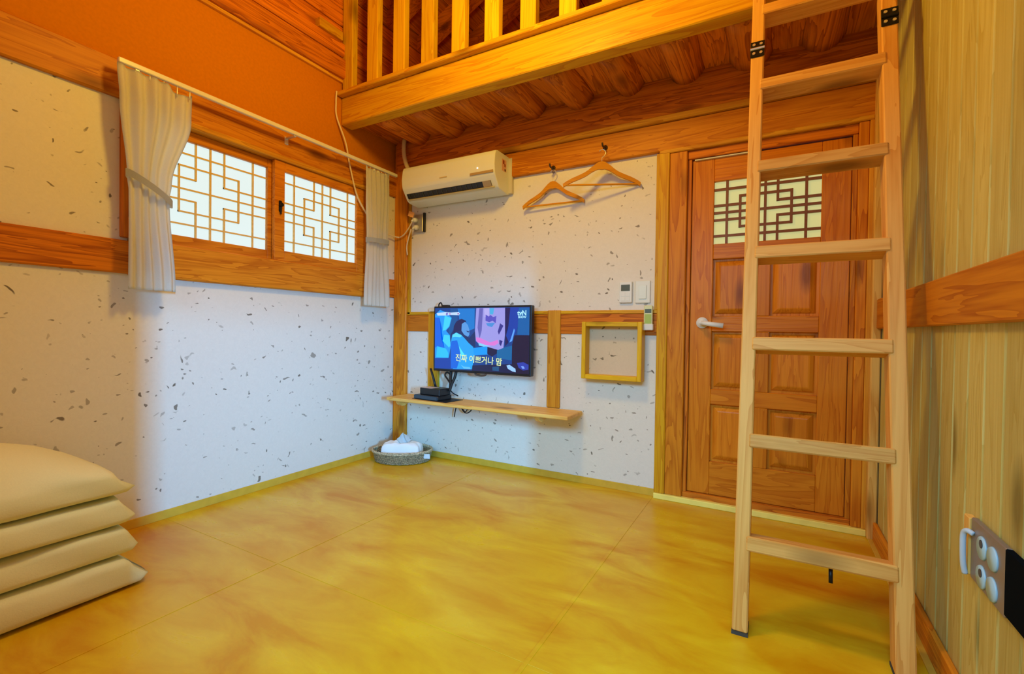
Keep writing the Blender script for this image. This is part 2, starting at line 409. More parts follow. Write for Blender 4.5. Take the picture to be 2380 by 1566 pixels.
# ---- gable wall at the back of the loft (deeper than the room below)
for k in range(11):
    z = 2.30+0.165*k
    box('gable_plank', (-0.1, W+0.1), (1.22, 1.26), (z, z+0.158), 'dark', wb, bev=0.006)

# ---- right wall : vertical pine planks, mid beam, skirting
wr = S('wall_right', 'right wall of vertical pale pine planks with a wide mid rail')
box('backing', (W+0.012, W+0.12), (-1.60, 1.3), (0.0, 4.0), wood('wallp', 'Z'), wr, bev=0)
box('backing', (W+0.012, W+0.12), (-3.0, -1.60), (1.30, 4.0), wood('wallp', 'Z'), wr, bev=0)  # unseen wall over the doorway, brought low to keep daylight off upper walls
box('backing', (W+0.012, W+0.12), (YF, -3.0), (0.0, 4.0), wood('wallp', 'Z'), wr, bev=0)
y = -0.072; k = 0
while y > -1.55:
    y2 = -0.205 if k == 0 else y-0.105
    for z0, z1 in ((0.0, 0.985), (1.06, 3.9)):
        box('plank', (W, W+0.014), (y2+0.0035, y-0.0035), (z0, z1), 'wallp', wr, bev=0.0035)
    y = y2; k += 1
box('mid_rail', (W-0.020, W+0.012), (-1.60, -0.07), (0.958, 1.092), 'beam', wr, bev=0.004)
o = box('baseboard_right', (W-0.016, W), (-1.60, -0.07), (0.0, 0.085), 'beam', None, bev=0.004); tag(o, 'brown wooden skirting along the plank wall', None, kind='structure')

# ---- front wall (behind the camera) with a high window
wf = S('wall_front', 'front wall behind the viewer')
box('paper_panel', (-0.1, W+0.1), (YF-0.12, YF), (0.0, 1.45), PAPER, wf, bev=0)
box('paper_panel', (-0.1, W+0.1), (YF-0.12, YF), (2.05, 4.1), OCHRE, wf, bev=0)
box('paper_panel', (-0.1, 0.92), (YF-0.12, YF), (1.45, 2.05), PAPER, wf, bev=0)
box('paper_panel', (2.88, W+0.1), (YF-0.12, YF), (1.45, 2.05), PAPER, wf, bev=0)

# ---- sloped ceiling
cl = S('ceiling', 'sloped plank ceiling under the roof')
ZR0, SL = 3.26, math.tan(math.radians(26))
ridge = W/2
def slab(x0, x1, y0, y1, name, mat, par, th=0.03, drop=0.0):
    zf = lambda x: ZR0+SL*(ridge-abs(x-ridge))-drop
    return prism(name, [(x0, zf(x0)), (x1, zf(x1)), (x1, zf(x1)+th), (x0, zf(x0)+th)], 'Y', y0, y1, mat, par)
n = 11
for side in (0, 1):
    for k in range(n):
        a = -0.12+(ridge+0.12)*k/n; b = -0.12+(ridge+0.12)*(k+1)/n-0.008
        if side: a, b = W-b, W-a
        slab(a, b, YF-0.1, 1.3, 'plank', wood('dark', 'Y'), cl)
slab(-0.12, ridge, YF-0.1, 1.3, 'roof_board', wood('dark', 'Y'), cl, th=0.02, drop=-0.04); slab(ridge, W+0.12, YF-0.1, 1.3, 'roof_board', wood('dark', 'Y'), cl, th=0.02, drop=-0.04)
for yy in (-0.42, -0.08, 0.26, 0.60, 0.94):
    slab(-0.02, ridge, yy-0.055, yy+0.055, 'rafter', wood('dark', 'X'), cl, th=0.10, drop=0.098)
box('ridge_beam', (ridge-0.08, ridge+0.08), (YF, 1.25), (3.79, 3.96), 'dark', cl)

# ---- yellow floor-paper upstand round the room and the threshold
o = box('baseboard_left', (0.0, 0.006), (YF, -0.006), (0.0, 0.042), JANG, None, bev=0.001); tag(o, 'yellow paper upstand along the left wall', None, kind='structure')
o = box('baseboard_back', (0.0, 1.968), (-0.006, 0.0), (0.0, 0.042), JANG, None, bev=0.001); tag(o, 'yellow paper upstand along the back wall', None, kind='structure')
o = box('trim_1', (1.968, 2.930), (-0.040, 0.0), (0.0, 0.030), THRESH, None, bev=0.003); tag(o, 'pale yellow threshold strip in front of the door', None, kind='structure')

o = box('trim_2', (W-0.034, W-0.016), (-1.60, -0.07), (0.0, 0.006), JANG, None, bev=0.001); tag(o, 'yellow paper edge along the foot of the plank wall', None, kind='structure')

# ---- door with casing
dr = S('door_1', 'panelled orange wood door with a lattice light in a wooden casing')
box('casing', (1.968, 2.024), (-0.030, 0.10), (0.030, 1.930), 'gold', dr, bev=0.004)
box('casing', (2.024, 2.116), (-0.024, 0.10), (0.030, 1.918), 'beam', dr, bev=0.004)
box('casing', (1.968, 2.930), (-0.032, 0.10), (1.918, 1.940), 'honey', dr, bev=0.004)
box('casing', (2.116, 2.872), (-0.010, 0.10), (1.872, 1.918), 'dark', dr, bev=0.003)
box('casing', (2.872, 2.912), (-0.024, 0.10), (0.030, 1.918), 'beam', dr, bev=0.004)
box('casing', (2.912, 2.930), (-0.030, 0.10), (0.030, 1.918), 'honey', dr, bev=0.003)
box('door_stop', (2.116, 2.137), (-0.004, 0.10), (0.030, 1.872), 'dark', dr, bev=0.003)
box('door_stop', (2.852, 2.872), (-0.004, 0.10), (0.030, 1.872), 'beam', dr, bev=0.003)
box('door_sill', (2.116, 2.872), (-0.014, 0.10), (0.0, 0.058), 'dark', dr, bev=0.004)
box('light_gap_strip', (2.150, 2.46), (-0.004, 0.02), (1.862, 1.868), WHITEP, dr, bev=0.001, label='thin white strip for the light gap along the top of the door')  # opaque white strip imitates light showing in the gap under the header
lf = link('door_leaf', bpy.data.meshes.new('door_leaf'), None, dr, (2.495, 0.03, 0.96))
bm = bmesh.new()
LX0, LX1, LZ0, LZ1 = 2.139, 2.850, 0.060, 1.866
add_box(bm, (LX0, 2.250), (0.008, 0.05), (LZ0, LZ1), 0.003); add_box(bm, (2.733, LX1), (0.008, 0.05), (LZ0, LZ1), 0.003)
bmesh.ops.translate(bm, verts=bm.verts, vec=-Vector((2.495, 0.03, 0.96)))
bm.to_mesh(lf.data); bm.free(); lf.data.materials.append(wood('door', 'Z'))
for z0, z1 in ((1.738, LZ1), (1.325, 1.405), (0.938, 1.020), (0.547, 0.628), (LZ0, 0.237)):
    box('door_rail', (2.250, 2.733), (0.0085, 0.05), (z0, z1), 'door', lf, bev=0.003, axis='X')
for z0, z1 in ((1.020, 1.325), (0.628, 0.938), (0.237, 0.547)):
    box('mullion', (2.446, 2.521), (0.009, 0.05), (z0, z1), 'door', lf, bev=0.003, axis='Z')
    for x0, x1 in ((2.250, 2.446), (2.521, 2.733)):
        bm = bmesh.new()
        # raised-and-fielded panel: recess, sloping margin, flat field
        rings = []
        for ins, yy in ((0.0, 0.030), (0.012, 0.030), (0.018, 0.024), (0.034, 0.014), (0.040, 0.0125)):
            rings.append([bm.verts.new((xx, yy, zz)) for xx, zz in ((x0+ins, z0+ins), (x1-ins, z0+ins), (x1-ins, z1-ins), (x0+ins, z1-ins))])
        for a, b in zip(rings, rings[1:]):
            for q in range(4): bm.faces.new((a[q], a[(q+1) % 4], b[(q+1) % 4], b[q]))
        bm.faces.new(rings[-1])
        bm_link('door_panel', bm, wood('door', 'Z'), lf)
box('paper_pane', (2.250, 2.733), (0.028, 0.032), (1.405, 1.738), PANE_D, lf, bev=0)
def PD(nm, q, d, mat, par): box(nm, (q[0], q[1]), (0.028-d, 0.028), (q[2], q[3]), mat, par, bev=0)
lattice(lf, PD, 2.250, 2.733, 1.405, 1.738, 0.0062, 0.014, LATT_D)
bm = bmesh.new(); add_cyl(bm, (2.203, 0.008, 0.984), (2.203, -0.004, 0.984), 0.030, 24); add_cyl(bm, (2.203, -0.004, 0.984), (2.203, -0.048, 0.984), 0.012, 14)
add_tube(bm, [Vector(p) for p in ((2.203, -0.044, 0.984), (2.24, -0.050, 0.978), (2.312, -0.050, 0.968))], lambda t: 0.011+0.003*t, 10)
bm_link('door_handle', bm, WHITEP, lf, True, label='cream lever handle on a round rose')

# ================================================================== LOFT
lo = thing('loft', 'orange timber loft over the door end of the room, carried on round log joists', 'loft', (1.5, -0.3, 2.28))
YB = -0.535
box('front_beam', (0.004, W), (YB, YB+0.088), (2.275, 2.455), 'gold', lo, bev=0.005)
box('edge_board', (0.004, W), (YB-0.042, YB+0.06), (2.456, 2.482), 'gold', lo, bev=0.004)
for k in range(10):
    x0 = 0.002 if k == 0 else 0.28+0.305*(k-1)
    x1 = min(W, 0.28+0.305*k-0.004)
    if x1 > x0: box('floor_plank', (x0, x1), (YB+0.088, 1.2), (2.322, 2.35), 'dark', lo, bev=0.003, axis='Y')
for k in range(9):
    xc = 0.28+0.305*k
    r0 = 0.090+0.006*math.sin(k*2.1)
    bm = bmesh.new(); seg = 20
    ys = [YB+0.088-0.0+(-0.058-(YB+0.088))*t/5 for t in range(6)]
    rings = []
    for j, yy in enumerate(ys):
        rings.append([bm.verts.new((xc+(r0+0.003*math.sin(j*1.3+k))*math.cos(2*PI*q/seg), yy, 2.346+0.001+min(0.0, 0)+(r0*1.0)*math.sin(2*PI*q/seg))) for q in range(seg)])
    for a, b in zip(rings, rings[1:]):
        for q in range(seg): bm.faces.new((a[q], a[(q+1) % seg], b[(q+1) % seg], b[q]))
    bm.faces.new(rings[0]); bm.faces.new(rings[-1][::-1])
    # flatten the top where the boards lie
    for v in bm.verts:
        if v.co.z > 2.3215: v.co.z = 2.3215
    bm_link('log_joist', bm, wood('dark', 'Y'), lo, True)
for k in range(10):
    xc = 0.062+0.2222*k
    box('baluster', (xc-0.046, xc+0.046), (YB-0.006, YB+0.040), (2.482, 3.22), 'rail', lo, bev=0.004)
box('top_rail', (0.012, 2.36), (YB-0.02, YB+0.055), (3.22, 3.275), 'gold', lo, bev=0.005)

# ================================================================== LADDER
lad = thing('ladder', 'pale pine step ladder leaning on the loft beam beside the door', 'ladder', (2.668, -1.12, 0.0))
th = math.atan(0.22)
lad.rotation_euler = (-th, 0, 0)
def lbox(name, x, y, z, mat, par, bev=0.004, rot=None, label=None):
    """box in ladder coordinates"""
    bm = bmesh.new(); add_box(bm, x, y, z, bev)
    c = Vector((sum(x)/2, sum(y)/2, sum(z)/2)); bmesh.ops.translate(bm, verts=bm.verts, vec=-c)
    me = bpy.data.meshes.new(name); bm.to_mesh(me); bm.free(); me.materials.append(mat)
    ob = bpy.data.objects.new(name, me); C.objects.link(ob); ob.parent = par; ob.location = c-Vector(LADC.get(par.name, (0, 0, 0)))
    LADC[ob.name] = c
    if rot: ob.rotation_euler = (rot, 0, 0)
    if label: ob['label'] = label
    return ob
LADC = {}
LL = 2.325/math.cos(th)
for x0, x1 in ((-0.223, -0.179), (0.178, 0.223)):
    # stile with its foot sawn level with the floor
    bm = bmesh.new(); add_box(bm, (x0, x1), (0.0, 0.074), (0.012, LL), 0.0)
    for v in bm.verts:
        if v.co.z < 0.1: v.co.z = 0.009+v.co.y*math.tan(th)
    bmesh.ops.bevel(bm, geom=list(bm.edges), offset=0.004, segments=1, affect='EDGES')
    st = bm_link('stile', bm, wood('ladder', 'Z'), None)
    c = st.location.copy(); st.parent = lad; st.location = c; LADC[st.name] = c
    bm = bmesh.new(); add_box(bm, (x0-0.001, x1+0.001), (-0.001, 0.076), (-0.001, 0.009), 0.0)
    for v in bm.verts: v.co.z += v.co.y*math.tan(th)
    ft = bm_link('rubber_foot', bm, plain('grey rubber', (0.055, 0.055, 0.045), 0.8), None)
    c2 = ft.location.copy(); ft.parent = lad; ft.location = c2
for zr in (0.265, 0.578, 0.895, 1.215, 1.538, 1.868, 2.19):
    lbox('rung', (-0.190, 0.190), (-0.004, 0.078), (zr/math.cos(th)-0.022, zr/math.cos(th)+0.023), wood('ladder', 'X'), lad, 0.004)
cb_ = cyl('stop_bolt', (0.035, 0.030, 0.245), (0.035, 0.030, 0.205), 0.0055, IRON, None, 12, label='short dark bolt under the lowest rung')
c = cb_.location.copy(); cb_.parent = lad; cb_.location = c
for xc in (-0.201, 0.2005):
    zc = 2.02/math.cos(th)
    hg = lbox('hinge', (xc-0.024, xc+0.024), (-0.0045, 0.0), (zc-0.034, zc+0.034), IRON, lad, 0.0015, label='black iron folding hinge')
    bm = bmesh.new(); add_cyl(bm, (-0.024, -0.004, 0), (0.024, -0.004, 0), 0.005, 10)
    me = bpy.data.meshes.new('hinge_pin'); bm.to_mesh(me); bm.free(); me.materials.append(SILVER if xc < 0 else IRON)
    ob = bpy.data.objects.new('hinge_pin', me); C.objects.link(ob); ob.parent = hg
    for dx in (-0.012, 0.012):
        for dz in (-0.019, 0.019):
            bm = bmesh.new(); add_cyl(bm, (dx, -0.002, dz), (dx, -0.005, dz), 0.0055, 10)
            me = bpy.data.meshes.new('screw'); bm.to_mesh(me); bm.free(); me.materials.append(SILVER)
            ob = bpy.data.objects.new('screw', me); C.objects.link(ob); ob.parent = hg

# ================================================================== CURTAINS
rl = thing('curtain_rail', 'white curtain rail running along the left wall above the window', 'curtain rail', (0.1, -1.0, 2.05))
box('track', (0.090, 0.110), (-1.790, -0.110), (2.040, 2.062), plain('white rail metal', (0.80, 0.78, 0.72), 0.3), rl, bev=0.003)
for yy in (-1.72, -0.95, -0.20):
    bm = bmesh.new(); add_box(bm, (0.020, 0.104), (yy-0.008, yy+0.008), (2.030, 2.040), 0.002); add_box(bm, (0.018, 0.026), (yy-0.012, yy+0.012), (2.000, 2.045), 0.002)
    bm_link('bracket', bm, SILVER, rl)
def curtain(name, label, prof, npl, amp, seed, tie, flat=None):
    """prof: list of (z, y0, y1, top_drop) rows from top to bottom"""
    t = thing(name, label, 'curtain', (0.11, (prof[0][1]+prof[0][2])/2, prof[-1][0]), 'curtains at the lattice window')
    rnd = random.Random(seed); ph = [rnd.uniform(-0.5, 0.5) for _ in range(40)]
    nu, nv = npl*10, 70
    bm = bmesh.new(); grid = []
    zs = [p[0] for p in prof]
    for j in range(nv+1):
        f = j/nv; z = zs[0]+(zs[-1]-zs[0])*f
        for a, b in zip(prof, prof[1:]):
            if b[0] <= z <= a[0]+1e-9:
                tt = (a[0]-z)/(a[0]-b[0]); tt = tt*tt*(3-2*tt)
                y0 = a[1]+(b[1]-a[1])*tt; y1 = a[2]+(b[2]-a[2])*tt; am = a[3]+(b[3]-a[3])*tt; break
        row = []
        for i in range(nu+1):
            u = i/nu
            w = u+0.10*math.sin(2*PI*u*2+ph[0])*(0.5) / npl
            y = y0+(y1-y0)*u
            pl = math.sin(2*PI*npl*w+0.35*math.sin(3.1*f+ph[1]*4)+ph[2])
            x = 0.105+amp*am*pl+0.006*math.sin(9*u+5*f+seed)
            zz = z
            if flat and f < 0.25: zz = z-flat(u)*(1-f/0.25)
            row.append(bm.verts.new((x, y, zz)))
        grid.append(row)
    for a, b in zip(grid, grid[1:]):
        for i in range(nu): bm.faces.new((a[i], a[i+1], b[i+1], b[i]))
    bmesh.ops.solidify(bm, geom=list(bm.faces), thickness=0.0025)
    bm_link('cloth', bm, CLOTH, t, True)
    # tie-back band wrapped round the gathered cloth
    (za, ya), (zb_, yb) = tie
    bm = bmesh.new(); pts = []
    nseg = 28
    c = Vector((0.105, (ya+yb)/2, (za+zb_)/2))
    for k in range(nseg):
        a = 2*PI*k/nseg
        yy = c.y+math.cos(a)*((yb-ya)/2+0.006); xx = c.x+math.sin(a)*0.036; zz = c.z+math.cos(a)*(zb_-za)/2
        pts.append((xx, yy, zz))
    hb = 0.016
    A = [bm.verts.new((p[0], p[1], p[2]-hb)) for p in pts]; B = [bm.verts.new((p[0], p[1], p[2]+hb)) for p in pts]
    for k in range(nseg): bm.faces.new((A[k], A[(k+1) % nseg], B[(k+1) % nseg], B[k]))
    bmesh.ops.solidify(bm, geom=list(bm.faces), thickness=0.004)
    bm_link('tie_band', bm, CLOTH, t, True)
    for k in range(npl+1):
        yy = prof[0][1]+(prof[0][2]-prof[0][1])*(0.04+0.92*k/npl)
        dz = flat((yy-prof[0][1])/(prof[0][2]-prof[0][1])) if flat else 0
        tube('hook', [(0.100, yy, 2.0385), (0.104, yy, 2.035), (0.104, yy, zs[0]-dz-0.02)], 0.0022, SILVER, t, n=3, seg=6)
    return t
curtain('curtain', 'white curtain tied back at the left end of the window, flaring wide at the top',
        [(2.036, -1.795, -1.500, 0.75), (1.90, -1.785, -1.505, 1.0), (1.57, -1.757, -1.590, 0.55), (1.51, -1.752, -1.598, 0.55), (1.085, -1.755, -1.565, 0.8)], 5, 0.013, 3,
        ((1.585, -1.757), (1.485, -1.590)), flat=lambda u: 0.020*max(0, math.sin(PI*min(1, max(0, (u-0.62)/0.38))))+0.012*u)
curtain('curtain', 'narrow white curtain tied straight at the right end of the window, near the room corner',
        [(2.030, -0.418, -0.185, 0.8), (1.85, -0.412, -0.182, 0.9), (1.56, -0.395, -0.200, 0.6), (1.52, -0.395, -0.200, 0.6), (1.085, -0.418, -0.172, 0.9)], 6, 0.008, 8,
        ((1.535, -0.398), (1.545, -0.197)), flat=lambda u: 0.006*math.sin(12*u))

# ================================================================== AIR CONDITIONER
ac = thing('air_conditioner', 'cream wall-mounted air conditioner under the loft, above the television', 'air conditioner', (0.62, -0.1, 1.80))
X0, X1 = 0.238, 1.000
prof = [(-0.002, 2.066), (-0.165, 2.066), (-0.192, 2.058), (-0.202, 2.035), (-0.206, 1.97), (-0.204, 1.925), (-0.199, 1.908), (-0.150, 1.840), (-0.132, 1.829), (-0.040, 1.818), (-0.018, 1.822), (-0.002, 1.830)]
prism('body', prof, 'X', X0, X1, CREAMP, ac, bev=0.004)
box('back_plate', (X0+0.01, X1+0.026), (-0.028, -0.002), (1.826, 2.060), plain('grey cream plastic', (0.60, 0.56, 0.44), 0.4), ac, bev=0.004)
# louvre slot on the slanting lower face
A = Vector((-0.1990, 1.9080)); B = Vector((-0.1500, 1.8400)); dn = (B-A).normalized(); nn = Vector((dn.y, -dn.x)).normalized()
if nn.x > 0: nn = -nn
def slant(t, d): q = A+(B-A)*t+nn*d; return (q.x, q.y)
sl = prism('louvre_slot', [slant(0.42, 0.0045), slant(0.86, 0.0045), slant(0.86, -0.002), slant(0.42, -0.002)], 'X', 0.262, 0.955, BLACKP, ac, label='black air outlet slot')
for k in range(15):
    xx = 0.285+k*0.040
    prism('fin', [slant(0.45, 0.0075), slant(0.83, 0.0075), slant(0.83, 0.0045), slant(0.45, 0.0045)], 'X', xx, xx+0.003, plain('dark grey plastic', (0.05, 0.055, 0.05), 0.4), sl)
prism('slot_end', [slant(0.42, 0.006), slant(0.86, 0.006), slant(0.86, 0.0), slant(0.42, 0.0)], 'X', 0.895, 0.955, plain('tan plastic', (0.38, 0.30, 0.19), 0.4), ac)
prism('flap', [slant(0.87, 0.020), slant(1.02, 0.012), slant(1.02, 0.002), slant(0.87, 0.003)], 'X', 0.266, 0.972, plain('olive cream plastic', (0.60, 0.54, 0.32), 0.35), ac)
box('display_strip', (0.815, 0.990), (-0.2085, -0.203), (1.918, 1.934), plain('tan strip', (0.42, 0.29, 0.13), 0.4), ac, bev=0.001)
box('emblem', (0.570, 0.630), (-0.2085, -0.205), (1.938, 1.944), plain('faded gold print', (0.60, 0.46, 0.20), 0.4), ac, bev=0.0005)
box('indicator_lamp', (0.868, 0.878), (-0.209, -0.205), (1.955, 1.964), plain('white indicator', (0.9, 0.9, 0.9), 0.3, emit=(0.9, 0.95, 0.95), es=0.8), ac, bev=0.001)
st = box('sticker', (X1-0.0005, X1+0.0008), (-0.115, -0.060), (1.955, 2.030), plain('red and white sticker', (0.72, 0.42, 0.28), 0.4), ac, bev=0)
box('sticker_print', (X1+0.0008, X1+0.0012), (-0.105, -0.085), (2.000, 2.024), plain('dark red print', (0.30, 0.05, 0.02), 0.4), st, bev=0)
box('sticker_print', (X1+0.0008, X1+0.0012), (-0.085, -0.070), (1.985, 2.004), plain('dark red print', (0.30, 0.05, 0.02), 0.4), st, bev=0)
box('sticker_print', (X1+0.0008, X1+0.0012), (-0.082, -0.068), (1.958, 1.972), BLACKP, st, bev=0)
tube('hose', [(0.148, -0.085, 2.315), (0.152, -0.095, 2.26), (0.160, -0.10, 2.20), (0.180, -0.10, 2.13), (0.215, -0.10, 2.070), (0.26, -0.10, 2.04)], 0.015, plain('wrapped white hose', (0.76, 0.68, 0.48), 0.6, bump=0.6, bscale=90), ac, n=6, seg=10, label='white wrapped hose going up behind the loft')

# ---- outlet with plugs beside the air conditioner and the white cord
ot = thing('wall_outlet', 'steel wall outlet with two white plugs below the air conditioner, by the corner post', 'outlet', (0.235, 0, 1.65))
box('cover_plate', (0.190, 0.272), (-0.020, 0.0), (1.645, 1.775), METAL, ot, bev=0.004)
box('black_strip', (0.272, 0.288), (-0.018, 0.0), (1.645, 1.785), BLACKP, ot, bev=0.002)  # plain black strip along the right edge of the plate
for z, xx in ((1.735, 0.212), (1.680, 0.222)):
    bm = bmesh.new(); add_cyl(bm, (xx, -0.020, z), (xx-0.004, -0.048, z-0.004), 0.019, 16, 0.015); add_cyl(bm, (xx-0.004, -0.048, z-0.004), (xx-0.012, -0.060, z-0.016), 0.010, 12, 0.006)
    bm_link('plug', bm, WHITEP, ot, True)
tg = box('warning_tag', (0.178, 0.222), (-0.064, -0.061), (1.752, 1.790), plain('orange tag', (0.85, 0.42, 0.12), 0.5), ot, bev=0.0005, label='orange warning tag on the plug cord')
tg.rotation_euler = (0.1, 0.35, 0.3)
tube('plug_cord', [(0.205, -0.058, 1.715), (0.170, -0.055, 1.672), (0.120, -0.05, 1.63), (0.075, -0.045, 1.615)], 0.0045, WHITEC, ot)
tube('plug_cord', [(0.200, -0.062, 1.662), (0.165, -0.05, 1.60), (0.146, -0.045, 1.54), (0.142, -0.034, 1.48)], 0.0045, WHITEC, ot)
co = tube('cable', [(0.014, -0.585, 2.478), (0.014, -0.588, 2.44), (0.014, -0.589, 2.40), (0.016, -0.584, 2.31), (0.034, -0.525, 2.16), (0.036, -0.49, 2.02), (0.040, -0.43, 1.84), (0.045, -0.34, 1.72), (0.045, -0.28, 1.66), (0.035, -0.17, 1.63), (0.040, -0.07, 1.622), (0.072, -0.045, 1.614)], 0.0055, WHITEC, None, n=8)
tag(co, 'long white cord hanging from the loft corner past the window, behind the right curtain', 'cable')

# ================================================================== TELEVISION
tv = thing('television', 'flat black television on the back wall, showing a bluish programme with a yellow subtitle', 'television', (0.84, -0.10, 0.64))
TX0, TX1, TZ0, TZ1, TY = 0.455, 1.222, 0.640, 1.089, -0.105
box('cabinet', (TX0, TX1), (TY, TY+0.045), (TZ0, TZ1), BLACKP, tv, bev=0.004)
box('wall_mount', (0.70, 0.98), (TY+0.045, -0.008), (0.76, 0.98), IRON, tv, bev=0.004)
bm = bmesh.new(); add_tube(bm, catmull([(0.80, TY+0.012, TZ0+0.002), (0.81, TY+0.010, TZ0-0.010), (0.845, TY+0.008, TZ0-0.014), (0.88, TY+0.010, TZ0-0.010), (0.89, TY+0.012, TZ0+0.002)], 4), 0.007, 8)
bm_link('power_button', bm, plain('dark chrome', (0.12, 0.11, 0.10), 0.25, metal=0.6), tv, True)
SX0, SX1, SZ0, SZ1 = TX0+0.012, TX1-0.012, TZ0+0.016, TZ1-0.012
def srgb(c): return tuple(((x/255)/12.92 if x/255 <= 0.04045 else ((x/255+0.055)/1.055)**2.4) for x in c)
POLY = [
 ((8, 62, 140), [(90, 110), (1900, 110), (1900, 1400), (90, 1400)]),
 ((10, 118, 205), [(560, 130), (900, 130), (900, 520), (800, 560), (720, 360), (600, 340)]),
 ((0, 80, 150), [(420, 130), (560, 130), (560, 380), (460, 560), (400, 700), (380, 500)]),
 ((24, 150, 245), [(95, 240), (200, 150), (330, 200), (445, 310), (400, 480), (330, 560), (412, 650), (432, 860), (392, 1095), (105, 1095)]),
 ((0, 96, 225), [(95, 300), (190, 300), (250, 520), (230, 720), (300, 900), (150, 860), (100, 900)]),
 ((60, 205, 255), [(300, 260), (430, 310), (395, 470), (320, 545), (260, 560), (290, 420)]),
 ((60, 205, 250), [(290, 640), (405, 650), (425, 850), (395, 890), (260, 760)]),
 ((40, 190, 250), [(150, 870), (330, 910), (385, 1000), (380, 1090), (130, 1080)]),
 ((8, 60, 165), [(105, 1100), (440, 1090), (450, 1300), (110, 1300)]),
 ((10, 40, 100), [(430, 620), (480, 560), (640, 560), (800, 700), (920, 560), (920, 900), (800, 800), (430, 820)]),
 ((30, 160, 240), [(460, 640), (540, 595), (640, 640), (720, 720), (790, 800), (880, 880), (905, 1050), (865, 1310), (480, 1310), (430, 800)]),
 ((0, 98, 220), [(450, 760), (560, 750), (600, 900), (640, 1040), (560, 1300), (440, 1300), (430, 820)]),
 ((80, 225, 255), [(600, 860), (650, 940), (720, 1040), (640, 1060)]),
 ((90, 215, 240), [(470, 640), (540, 600), (660, 660), (620, 690), (520, 680), (460, 690)]),
 ((22, 22, 82), [(480, 600), (490, 470), (540, 380), (640, 328), (740, 372), (700, 400), (645, 470), (640, 560), (580, 570)]),
 ((84, 150, 222), [(650, 430), (715, 388), (770, 450), (800, 540), (775, 580), (803, 640), (775, 680), (700, 640), (645, 560)]),
 ((20, 40, 110), [(735, 560), (800, 575), (780, 600)]),
 ((0, 150, 250), [(880, 900), (1150, 860), (1170, 1020), (900, 1045)]),
 ((16, 18, 66), [(1150, 860), (1350, 820), (1330, 1000), (1240, 1060), (1150, 1010)]),
 ((152, 150, 226), [(930, 125), (1465, 125), (1470, 640), (1445, 900), (1375, 940), (1330, 830), (1200, 860), (1000, 830), (930, 760), (910, 560)]),
 ((96, 96, 180), [(990, 130), (1060, 130), (1040, 560), (1000, 720), (960, 500)]),
 ((176, 170, 235), [(1080, 130), (1180, 130), (1170, 300), (1090, 300)]),
 ((70, 170, 225), [(1180, 130), (1270, 130), (1250, 250), (1190, 250)]),
 ((214, 120, 214), [(930, 690), (1010, 700), (1200, 790), (1340, 740), (1360, 800), (1280, 850), (1100, 840), (950, 780)]),
 ((130, 205, 250), [(980, 790), (1090, 830), (1210, 860), (1080, 870), (990, 850)]),
 ((84, 78, 190), [(1110, 250), (1170, 290), (1200, 260), (1250, 300), (1310, 280), (1300, 420), (1240, 370), (1180, 400), (1110, 370)]),
 ((70, 140, 215), [(1120, 420), (1290, 410), (1230, 495), (1150, 470)]),
 ((50, 50, 140), [(1380, 420), (1440, 470), (1400, 560), (1360, 640), (1340, 580)]),
 ((40, 40, 130), [(1370, 740), (1430, 760), (1400, 860), (1370, 820)]),
 ((26, 22, 84), [(1468, 125), (1570, 125), (1560, 420), (1500, 560), (1530, 800), (1475, 860)]),
 ((10, 60, 165), [(1560, 125), (1720, 125), (1700, 480), (1640, 640), (1540, 780), (1490, 660), (1530, 480)]),
 ((90, 160, 250), [(1630, 520), (1645, 560), (1600, 760), (1550, 790), (1580, 700)]),
 ((0, 92, 165), [(1710, 130), (1895, 130), (1895, 650), (1690, 640)]),
 ((22, 16, 54), [(1640, 650), (1895, 650), (1900, 1395), (1600, 1380), (1600, 830)]),
 ((0, 98, 160), [(1330, 940), (1480, 880), (1600, 850), (1595, 1130), (1330, 1090)]),
 ((14, 24, 72), [(870, 1235), (1610, 1200), (1610, 1390), (860, 1350)]),
 ((24, 80, 130), [(1250, 1260), (1370, 1250), (1370, 1340), (1250, 1330)]),
 ((150, 200, 255), [(1505, 1230), (1560, 1215), (1665, 1290), (1672, 1355), (1610, 1340), (1530, 1290)]),
 ((40, 60, 170), [(1690, 1180), (1800, 1160), (1890, 1210), (1890, 1300), (1800, 1320), (1720, 1270)]),
 ((120, 160, 250), [(1760, 1240), (1800, 1235), (1830, 1280), (1790, 1290)]),
 ((90, 190, 255), [(640, 1220), (700, 1260), (820, 1270), (840, 1310), (700, 1300)]),
 ((186, 215, 250), [(130, 210), (330, 195), (420, 205), (590, 198), (615, 228), (590, 258), (420, 250), (330, 262), (150, 262)]),
 ((120, 110, 200), [(330, 205), (370, 205), (360, 255), (325, 255)]),
 ((200, 110, 190), [(395, 212), (420, 214), (418, 246), (395, 246)]),
 ((160, 110, 180), [(560, 215), (590, 212), (595, 244), (562, 244)]),
]
bm = bmesh.new(); lay = bm.verts.layers.float_color.new('col')
for i, (c, pts) in enumerate(POLY):
    vs = []
    for (px, py) in pts:
        u = (px-95)/1800; bot = 1300+90*u
        v = min(1, max(0, (py-115)/(bot-115)))
        vert = bm.verts.new((SX0+(SX1-SX0)*min(1, max(0, u)), TY-0.0006-0.00003*i, SZ1-(SZ1-SZ0)*v)); vert[lay] = (*srgb(c), 1); vs.append(vert)
    f = bm.faces.new(vs)
bmesh.ops.triangulate(bm, faces=bm.faces)
for f in bm.faces:
    if f.normal.y > 0: f.normal_flip()
me = bpy.data.meshes.new('screen'); bm.to_mesh(me); bm.free()
scr = link('screen', me, attr_emit('television picture', 1.0), tv, (0, 0, 0))
